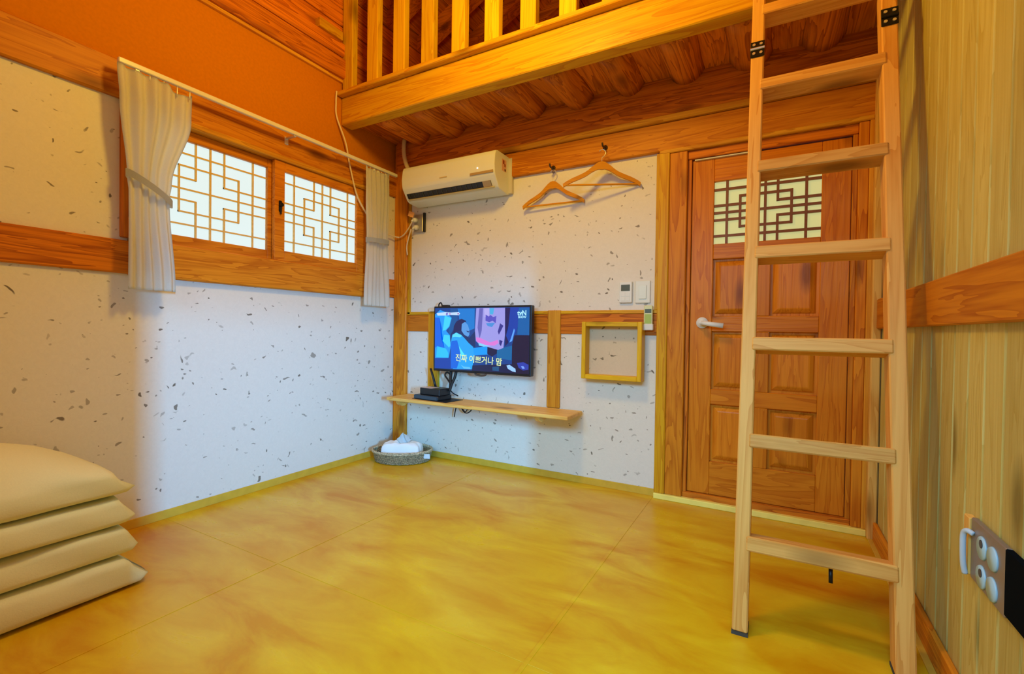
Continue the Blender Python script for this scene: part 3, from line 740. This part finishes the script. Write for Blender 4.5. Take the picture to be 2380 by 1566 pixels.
def text_mesh(name, body, size, loc, mat, parent, rot=(PI/2, 0, 0), bold=0.0, shear=0.0, sx=1.0, label=None):
    cu = bpy.data.curves.new(name, 'FONT'); cu.body = body; cu.size = size; cu.offset = bold; cu.shear = shear; cu.extrude = 0.0002
    cu.align_x = 'LEFT'
    tmp = bpy.data.objects.new(name, cu); C.objects.link(tmp)
    dg = bpy.context.evaluated_depsgraph_get(); dg.update()
    me = bpy.data.meshes.new_from_object(tmp.evaluated_get(dg)); bpy.data.objects.remove(tmp, do_unlink=True)
    ob = link(name, me, None, parent, loc, label=label)
    me.materials.clear(); me.materials.append(mat)
    ob.rotation_euler = rot; ob.scale = (sx, 1, 1)
    return ob
YEL = plain('subtitle glow', (0.02, 0.02, 0.02), 0.4, emit=srgb((226, 245, 176)), es=0.95)
DKS = plain('subtitle outline', (0.01, 0.01, 0.02), 0.4, emit=srgb((20, 40, 70)), es=0.5)
LOGO = plain('logo glow', (0.02, 0.02, 0.02), 0.4, emit=srgb((170, 232, 255)), es=1.0)
text_mesh('subtitle', '진짜 이쁘거나 맘', 0.054, (SX0+0.180, TY-0.0035, SZ0+0.064), YEL, scr, rot=(PI/2, 0.045, 0), bold=0.0007, sx=0.98)
text_mesh('channel_logo', 'tvN', 0.044, (SX0+0.658, TY-0.0035, SZ1-0.052), LOGO, scr, bold=0.0012, sx=0.95)
text_mesh('channel_logo', 'SHOW', 0.020, (SX0+0.663, TY-0.0035, SZ1-0.070), LOGO, scr, bold=0.0006, sx=0.95)
# cables of the television
bm = bmesh.new()
add_tube(bm, catmull([(0.632, -0.07, 0.655), (0.628, -0.085, 0.60), (0.612, -0.10, 0.55), (0.604, -0.11, 0.505)], 6), 0.010, 8)
add_tube(bm, catmull([(0.585, -0.07, 0.655), (0.590, -0.08, 0.61), (0.600, -0.095, 0.565), (0.606, -0.105, 0.52)], 6), 0.010, 8)
add_tube(bm, catmull([(0.590, -0.07, 0.61), (0.555, -0.075, 0.63), (0.540, -0.08, 0.61), (0.565, -0.085, 0.585), (0.595, -0.095, 0.56)], 6), 0.006, 8)
add_tube(bm, catmull([(0.604, -0.10, 0.51), (0.62, -0.09, 0.49), (0.64, -0.06, 0.470)], 5), 0.004, 8)
bm_link('cable_bundle', bm, BLACKC, tv, True, label='black cable bundle hanging down behind the set-top box')
bm = bmesh.new()
add_tube(bm, catmull([(0.455, -0.045, 1.07), (0.452, -0.045, 1.105), (0.470, -0.045, 1.118), (0.482, -0.045, 1.095), (0.487, -0.048, 1.085)], 5), 0.005, 8)
add_box(bm, (0.492, 0.545), (-0.060, -0.030), (1.082, 1.102), 0.004)
bm_link('cable_coil', bm, BLACKC, tv, True, label='black cable and adapter behind the top edge')
box('cable_clip', (0.355, 0.452), (-0.034, -0.014), (1.058, 1.080), WHITEP, tv, bev=0.003, label='white adapter block left of the screen')

# ---- shelf
sh = thing('wall_shelf', 'long pale pine shelf under the television', 'shelf', (0.85, -0.12, 0.42))
box('board', (0.160, 1.535), (-0.255, -0.020), (0.424, 0.446), 'pale', sh, bev=0.004)
def bracket(x0):
    pts = [(-0.020, 0.424), (-0.205, 0.424), (-0.203, 0.406), (-0.190, 0.390), (-0.168, 0.379), (-0.142, 0.378), (-0.120, 0.388), (-0.090, 0.396), (-0.050, 0.402), (-0.020, 0.405)]
    prism('bracket', pts, 'X', x0, x0+0.032, wood('pale', 'Y'), sh, bev=0.002)
bracket(0.200); bracket(1.300)
tb = thing('set_top_box', 'flat black set-top box lying on the pine shelf', 'set-top box', (0.50, -0.14, 0.446))
def rbox(name, x, y, z, mat, par, rz, bev=0.004, label=None):
    ob = box(name, x, y, z, mat, par, bev, label); ob.rotation_euler = (0, 0, rz); return ob
rbox('body', (0.375, 0.600), (-0.215, -0.075), (0.449, 0.478), BLACKP, tb, -0.10, 0.005)
rbox('front_panel', (0.372, 0.588), (-0.2205, -0.2150), (0.452, 0.476), plain('glossy blue black', (0.03, 0.06, 0.09), 0.12), tb, -0.10, 0.001)
rbox('base_mat', (0.362, 0.680), (-0.225, -0.050), (0.446, 0.4492), BLACKC, tb, -0.10, 0.001)
ro = thing('router', 'black router with one raised antenna stacked on the set-top box', 'router', (0.51, -0.13, 0.478))
rbox('body', (0.405, 0.590), (-0.190, -0.075), (0.478, 0.524), BLACKP, ro, -0.10, 0.004)
rbox('top_label', (0.415, 0.510), (-0.185, -0.100), (0.5240, 0.5250), plain('pale pink label', (0.62, 0.55, 0.52), 0.5), ro, -0.10, 0.0003, label='pale label on the top')
tube('antenna', [(0.462, -0.085, 0.522), (0.440, -0.083, 0.585), (0.412, -0.080, 0.650)], lambda t: 0.0095-0.002*t, BLACKP, ro, n=2, seg=8)
bm = bmesh.new()
add_tube(bm, catmull([(0.625, -0.03, 0.424), (0.612, -0.035, 0.40), (0.60, -0.035, 0.36), (0.588, -0.03, 0.315)], 5), 0.0038, 8)
add_tube(bm, catmull([(0.625, -0.03, 0.420), (0.65, -0.04, 0.395), (0.675, -0.045, 0.365), (0.705, -0.045, 0.355), (0.735, -0.04, 0.375), (0.738, -0.035, 0.405), (0.725, -0.03, 0.424)], 5), 0.0038, 8)
add_tube(bm, catmull([(0.640, -0.03, 0.424), (0.67, -0.05, 0.385), (0.70, -0.055, 0.365), (0.715, -0.05, 0.395), (0.705, -0.04, 0.424)], 5), 0.0034, 8)
cb = bm_link('cable_loop', bm, BLACKC, None, True); tag(cb, 'loops of thin black cable hanging below the pine shelf', 'cable')

# ================================================================== HANGERS
def hanger(label, cx, yy, zt, half, drop, rz, tilt, hookto):
    t = thing('clothes_hanger', label, 'hanger', (cx, yy, zt), 'wooden clothes hangers')
    # local coordinates: x along the hanger, z up, apex at origin
    top = []; bot = []
    KP = ((0, 0.0), (0.08, 0.02), (0.21, 0.17), (0.375, 0.43), (0.55, 0.585), (0.75, 0.735), (0.9, 0.875), (1.0, 1.0))
    def fall(a):
        for (a0, f0), (a1, f1) in zip(KP, KP[1:]):
            if a <= a1: return f0+(f1-f0)*(a-a0)/(a1-a0)
        return 1.0
    for i in range(25):
        u = -1+2*i/24; a = abs(u)
        zz = -drop*fall(a)
        th_ = 0.030+0.016*max(0, 1-a*3.2)-0.010*a
        top.append((u*half, zz)); bot.append((u*half*0.985, zz-th_))
    out = top+bot[::-1]
    bm = bmesh.new()
    A = [bm.verts.new((p[0], -0.006, p[1])) for p in out]; B = [bm.verts.new((p[0], 0.006, p[1])) for p in out]
    n = len(out)
    for i in range(24):
        for V, fl in ((A, 1), (B, 0)):
            q = (V[i], V[i+1], V[n-2-i], V[n-1-i]); bm.faces.new(q if fl else q[::-1])
    for i in range(n): bm.faces.new((A[i], A[(i+1) % n], B[(i+1) % n], B[i]))
    bmesh.ops.recalc_face_normals(bm, faces=bm.faces)
    me = bpy.data.meshes.new('shoulders'); bm.to_mesh(me); bm.free(); me.materials.append(wood('hang', 'X'))
    ob = bpy.data.objects.new('shoulders', me); C.objects.link(ob); ob.parent = t
    zb = -drop*0.96-0.012
    bm = bmesh.new(); add_cyl(bm, (-half*0.93, 0, zb), (half*0.93, 0, zb), 0.0055, 10)
    me = bpy.data.meshes.new('trouser_bar'); bm.to_mesh(me); bm.free(); me.materials.append(wood('hang', 'X'))
    ob = bpy.data.objects.new('trouser_bar', me); C.objects.link(ob); ob.parent = t
    bm = bmesh.new(); add_tube(bm, catmull([(0, 0, -0.005), (0, 0, 0.022), (0.012, 0, 0.034), (0.020, 0, 0.050), (0.012, 0, 0.066), (-0.004, 0, 0.070), (-0.018, 0, 0.060)], 5), 0.0022, 8)
    me = bpy.data.meshes.new('hook'); bm.to_mesh(me); bm.free(); me.materials.append(SILVER)
    ob = bpy.data.objects.new('hook', me); C.objects.link(ob); ob.parent = t
    t.rotation_euler = (0, tilt, rz)
    return t
hanger('wooden hanger on the lower left peg, hanging just right of the air conditioner', 1.322, -0.030, 1.862, 0.205, 0.135, 0.06, 0.0, None)
hanger('wooden hanger on the higher right peg, turned out from the wall near the door', 1.655, -0.085, 1.912, 0.222, 0.125, 0.33, 0.02, None)
for lab, px, pz in (('small dark metal peg on the beam, carrying the left hanger', 1.322, 1.945), ('small dark metal peg high on the beam, carrying the right hanger', 1.655, 2.012)):
    bm = bmesh.new(); add_cyl(bm, (px, -0.026, pz), (px, -0.032, pz), 0.014, 16); add_tube(bm, catmull([(px, -0.030, pz), (px, -0.050, pz-0.004), (px, -0.075, pz-0.006), (px, -0.086, pz+0.010)], 4), 0.0055, 8); 
    pg = bm_link('wall_peg', bm, plain('dark bronze', (0.10, 0.06, 0.03), 0.4, metal=0.7), None, True)
    tag(pg, lab, 'peg', 'pegs for the hangers')

# ================================================================== SMALL THINGS ON THE BACK WALL
tm = thing('thermostat', 'white room thermostat with a dark display, left of the light switch', 'thermostat', (1.785, 0, 1.10))
box('body', (1.748, 1.824), (-0.018, 0), (1.098, 1.222), WHITEP, tm, bev=0.004)
box('display', (1.760, 1.812), (-0.0192, -0.0178), (1.166, 1.203), plain('olive display', (0.09, 0.09, 0.035), 0.3), tm, bev=0.0005)
for (a, b) in ((1.760, 1.784), (1.788, 1.812)):
    for (c, d) in ((1.108, 1.130), (1.134, 1.156)): box('button', (a, b), (-0.0195, -0.0178), (c, d), WHITEP, tm, bev=0.001)
sw = thing('light_switch', 'square cream light switch beside the door casing', 'switch', (1.883, 0, 1.095))
box('plate', (1.840, 1.926), (-0.010, 0), (1.095, 1.224), CREAMP, sw, bev=0.003)
box('rocker', (1.862, 1.905), (-0.015, -0.010), (1.118, 1.198), plain('cool white plastic', (0.76, 0.84, 0.76), 0.3), sw, bev=0.002)
rm = thing('remote_control', 'white and lime remote control in its holder below the light switch', 'remote control', (1.92, -0.02, 0.94))
box('body', (1.898, 1.946), (-0.036, -0.016), (0.955, 1.080), plain('lime white plastic', (0.70, 0.76, 0.42), 0.35), rm, bev=0.004)
box('display', (1.904, 1.940), (-0.0374, -0.036), (1.038, 1.060), plain('grey display', (0.10, 0.13, 0.09), 0.3), rm, bev=0.0005)
box('keypad', (1.904, 1.940), (-0.0374, -0.036), (0.978, 1.030), plain('lime keypad', (0.40, 0.56, 0.10), 0.4), rm, bev=0.001)
ho = box('holder', (1.892, 1.952), (-0.046, -0.012), (0.940, 0.976), WHITEP, rm, bev=0.004, label='white plastic holder')
bx = thing('box_frame', 'open square yellow wooden box mounted on the wall between the stud and the door', 'box', (1.725, -0.04, 0.65))
for (x, z) in (((1.547, 1.572), (0.650, 0.986)), ((1.876, 1.901), (0.650, 0.986)), ((1.572, 1.876), (0.650, 0.676)), ((1.572, 1.876), (0.960, 0.986))):
    box('side_board', x, (-0.086, -0.0085), z, 'boxw', bx, bev=0.003)
box('back_panel', (1.572, 1.876), (-0.016, -0.0085), (0.676, 0.960), paper_mat('shade-toned speckled paper', (0.70, 0.58, 0.40)), bx, bev=0)  # speckled paper darkened to tan, painting in the shade inside the box

# ---- socket panel on the right wall
sp = thing('socket_panel', 'grey steel socket panel with four round sockets on the right plank wall', 'socket panel', (W, -1.35, 0.37))
box('pale_spacer', (W-0.016, W), (-1.240, -1.205), (0.372, 0.505), 'pale', sp, bev=0.002)
box('plate', (W-0.012, W), (-1.425, -1.240), (0.368, 0.508), plain('dull grey steel', (0.30, 0.27, 0.24), 0.4, metal=0.4), sp, bev=0.002)
box('black_cover', (W-0.013, W), (-1.52, -1.4255), (0.375, 0.508), plain('matt black plastic', (0.003, 0.006, 0.010), 0.8, spec=0.02), sp, bev=0.002)
box('pale_edge', (W-0.010, W), (-1.56, -1.52), (0.37, 0.508), 'pale', sp, bev=0.002)
for yy in (-1.310, -1.368):
    for zz in (0.398, 0.462):
        bm = bmesh.new(); add_cyl(bm, (W-0.012, yy, zz), (W-0.016, yy, zz), 0.026, 24, 0.024)
        s_ = bm_link('socket', bm, plain('bluish white plastic', (0.42, 0.70, 0.86), 0.3), sp, True)
        if yy > -1.33: cyl('socket_hole', (W-0.0155, yy-0.004, zz+0.010), (W-0.0172, yy-0.004, zz+0.010), 0.009, plain('dark blue hole', (0.01, 0.03, 0.06), 0.3), s_, 14)
tube('white_cord', [(W-0.014, -1.262, 0.475), (W-0.022, -1.252, 0.478), (W-0.026, -1.242, 0.466), (W-0.026, -1.240, 0.430), (W-0.024, -1.238, 0.395), (W-0.020, -1.236, 0.372)], 0.006, plain('bluish white cord', (0.55, 0.70, 0.82), 0.4), sp, label='short bluish white cord at the edge')

# ================================================================== BASKET WITH TISSUES
bk = thing('wicker_basket', 'low oval wicker basket standing in the corner of the room', 'basket', (0.262, -0.195, 0.0))
ca, sa = 0.873, 0.487
def oval(a, ra, rb, cx=0.262, cy=-0.195):
    u, v = ra*math.cos(a), rb*math.sin(a); return (cx+ca*u-sa*v, cy+sa*u+ca*v)
bm = bmesh.new(); nseg = 96; rows = 12
grid = []
for j in range(rows+1):
    t = j/rows; z = 0.004+0.074*t
    row = []
    for k in range(nseg):
        a = 2*PI*k/nseg
        bulge = 0.0032*math.sin(k*PI/2+ (j % 2)*PI)
        ra, rb = 0.190+0.018*t+bulge, 0.140+0.014*t+bulge
        x, yv = oval(a, ra, rb); row.append(bm.verts.new((x, yv, z)))
    grid.append(row)
for a, b in zip(grid, grid[1:]):
    for k in range(nseg): bm.faces.new((a[k], a[(k+1) % nseg], b[(k+1) % nseg], b[k]))
bmesh.ops.solidify(bm, geom=list(bm.faces), thickness=0.006)
bm_link('woven_side', bm, WICKER, bk)
bm = bmesh.new()
for k in range(3):
    pts = [Vector((*oval(2*PI*i/72, 0.208+0.004*math.sin(i*1.0+2.1*k), 0.154+0.004*math.sin(i*1.0+2.1*k)), 0.078+0.005*math.cos(i*1.0+2.1*k))) for i in range(73)]
    add_tube(bm, pts, 0.0055, 6)
bm_link('rim', bm, WICKER, bk, True)
bm = bmesh.new(); vs = [bm.verts.new((*oval(2*PI*k/48, 0.188, 0.138), 0.004)) for k in range(48)]; vt = [bm.verts.new((*oval(2*PI*k/48, 0.188, 0.138), 0.010)) for k in range(48)]
bm.faces.new(vs[::-1]); bm.faces.new(vt)
for k in range(48): bm.faces.new((vs[k], vs[(k+1) % 48], vt[(k+1) % 48], vt[k]))
bm_link('base', bm, WICKER, bk)
tl = box('paper_tag', (0.0, 0.048), (0.0, 0.0015), (0.0, 0.034), plain('bluish white card', (0.66, 0.82, 0.92), 0.6), bk, bev=0, label='small white card on the rim')
q = oval(-0.55, 0.216, 0.162); tl.location = Vector((q[0], q[1], 0.052))-wloc(bk); tl.rotation_euler = (0.15, 0, 0.42)
ts = thing('tissue_box', 'white tissue pack with a tissue pulled up, lying in the wicker basket', 'tissues', (0.262, -0.20, 0.011))
def soft(name, cx, cy, w, d, z0, h, mat, par, rz, wob, seed, pw=0.35):
    bm = bmesh.new(); bmesh.ops.create_grid(bm, x_segments=26, y_segments=18, size=1)
    top = []
    for v in bm.verts:
        u, vv = v.co.x, v.co.y
        e = (1-abs(u)**7)*(1-abs(vv)**7); hh = h*(max(0, e)**pw)
        nz = noise.noise(Vector((u*2.3+seed, vv*2.3, seed)))
        x = u*w/2*(1+0.03*nz); y = vv*d/2*(1+0.04*nz)
        v.co = Vector((x, y, z0+max(0.002, hh*(1+wob*nz))))
    r = bmesh.ops.extrude_face_region(bm, geom=list(bm.faces))
    for g in r['geom']:
        if isinstance(g, bmesh.types.BMVert): g.co.z = z0
    for v in bm.verts:
        x, y = v.co.x, v.co.y
        v.co.x = cx+x*math.cos(rz)-y*math.sin(rz); v.co.y = cy+x*math.sin(rz)+y*math.cos(rz)
    return bm_link(name, bm, mat, par, True)
soft('pack', 0.262, -0.200, 0.280, 0.145, 0.011, 0.118, TISSUE, ts, 0.44, 0.14, 1.7, 0.22)
bm = bmesh.new(); rows = []
for j in range(12):
    t = j/11; row = []
    for i in range(15):
        u = i/14*2-1
        wd_ = 0.052*(1-0.35*t)+0.010*math.sin(7*t+u*2)
        x = u*wd_; y = 0.014*math.sin(u*5+t*4)*(0.5+t); z = 0.118+0.080*t*(1-0.35*abs(u)**1.5)-0.014*u*t
        rows_c = Vector((0.285+ca*x-sa*y, -0.205+sa*x+ca*y, z)); row.append(bm.verts.new(rows_c))
    rows.append(row)
for a, b in zip(rows, rows[1:]):
    for i in range(14): bm.faces.new((a[i], a[i+1], b[i+1], b[i]))
bmesh.ops.solidify(bm, geom=list(bm.faces), thickness=0.003)
bm_link('raised_tissue', bm, TISSUE, ts, True)
sb = soft('toiletry_pouch', 0.110, -0.281, 0.030, 0.040, 0.011, 0.050, plain('dark pouch', (0.03, 0.035, 0.03), 0.5), None, 0.4, 0.1, 5.1)
tag(sb, 'small dark object tucked between the tissues and the left side of the basket', 'pouch')

# ================================================================== BEDDING
def quilt(name, label, x0, x1, y0, y1, z0, z1, seed, dome=0.0, point=0.0, lean=0.0):
    bm = bmesh.new()
    nx, ny, ns = 22, 46, 14
    h = z1-z0
    # closed cross-section (x,z) rounded at the front (folded edge), swept along y, with soft end at y1
    secs = []
    for j in range(ny+1):
        t = j/ny; yv = y0+(y1-y0)*t
        e = min(t, 1-t)*(y1-y0)
        end = min(1.0, e/0.030); k = math.sqrt(max(0.0, 1-(1-end)**2))*0.45+0.55
        ring = []
        M = 40
        for q in range(M):
            a = 2*PI*q/M
            cx_, sz_ = math.cos(a), math.sin(a)
            px = math.copysign(abs(cx_)**0.24, cx_); pz = math.copysign(abs(sz_)**0.42, sz_)
            hx = (x1-x0)/2
            x = (x0+x1)/2+px*hx
            zt = pz*h/2*k
            dm = dome*max(0, pz)*(math.cos(min(1, abs(px))*PI/2)**0.8)*min(1.0, (e/0.30)**0.7 if e > 0 else 0)
            z = (z0+z1)/2+zt+dm
            nz = noise.noise(Vector((x*3.5, yv*3.5, z*5+seed)))*0.009+noise.noise(Vector((x*9, yv*7+z*9, z*14+seed*2)))*0.0075
            yy = yv
            if t > 0.80:
                yy += (0.030*noise.noise(Vector((z*20+seed*3, x*3, seed)))+point*(-pz))*((t-0.80)/0.20)
            ring.append(bm.verts.new((x+nz*(1 if px > 0.5 else 0.2), yy, max(z0+0.0005, z+nz*0.7 if dome else min(z1-0.0005, z+nz*0.7)))))
        secs.append(ring)
    for a, b in zip(secs, secs[1:]):
        for q in range(40): bm.faces.new((a[q], a[(q+1) % 40], b[(q+1) % 40], b[q]))
    bm.faces.new(secs[0][::-1]); bm.faces.new(secs[-1])
    o_ = bm_link(name, bm, QUILT, None, True)
    return tag(o_, label, 'bedding', 'folded white bedding in the stack')
quilt('folded_quilt', 'bottom white folded quilt of the stack, lying on the floor', 0.07, 0.585, -2.78, -1.905, 0.0, 0.118, 1.0, point=0.028)
quilt('folded_quilt', 'second white folded quilt from the floor in the stack', 0.06, 0.575, -2.77, -1.915, 0.118, 0.225, 2.3, point=0.012)
quilt('folded_quilt', 'third white folded quilt from the floor, just under the plump top one', 0.06, 0.580, -2.77, -1.930, 0.225, 0.330, 3.9, point=0.014)
quilt('folded_quilt', 'plump white quilt on top of the bedding stack', 0.05, 0.575, -2.76, -1.945, 0.330, 0.425, 5.2, dome=0.125, point=0.030)
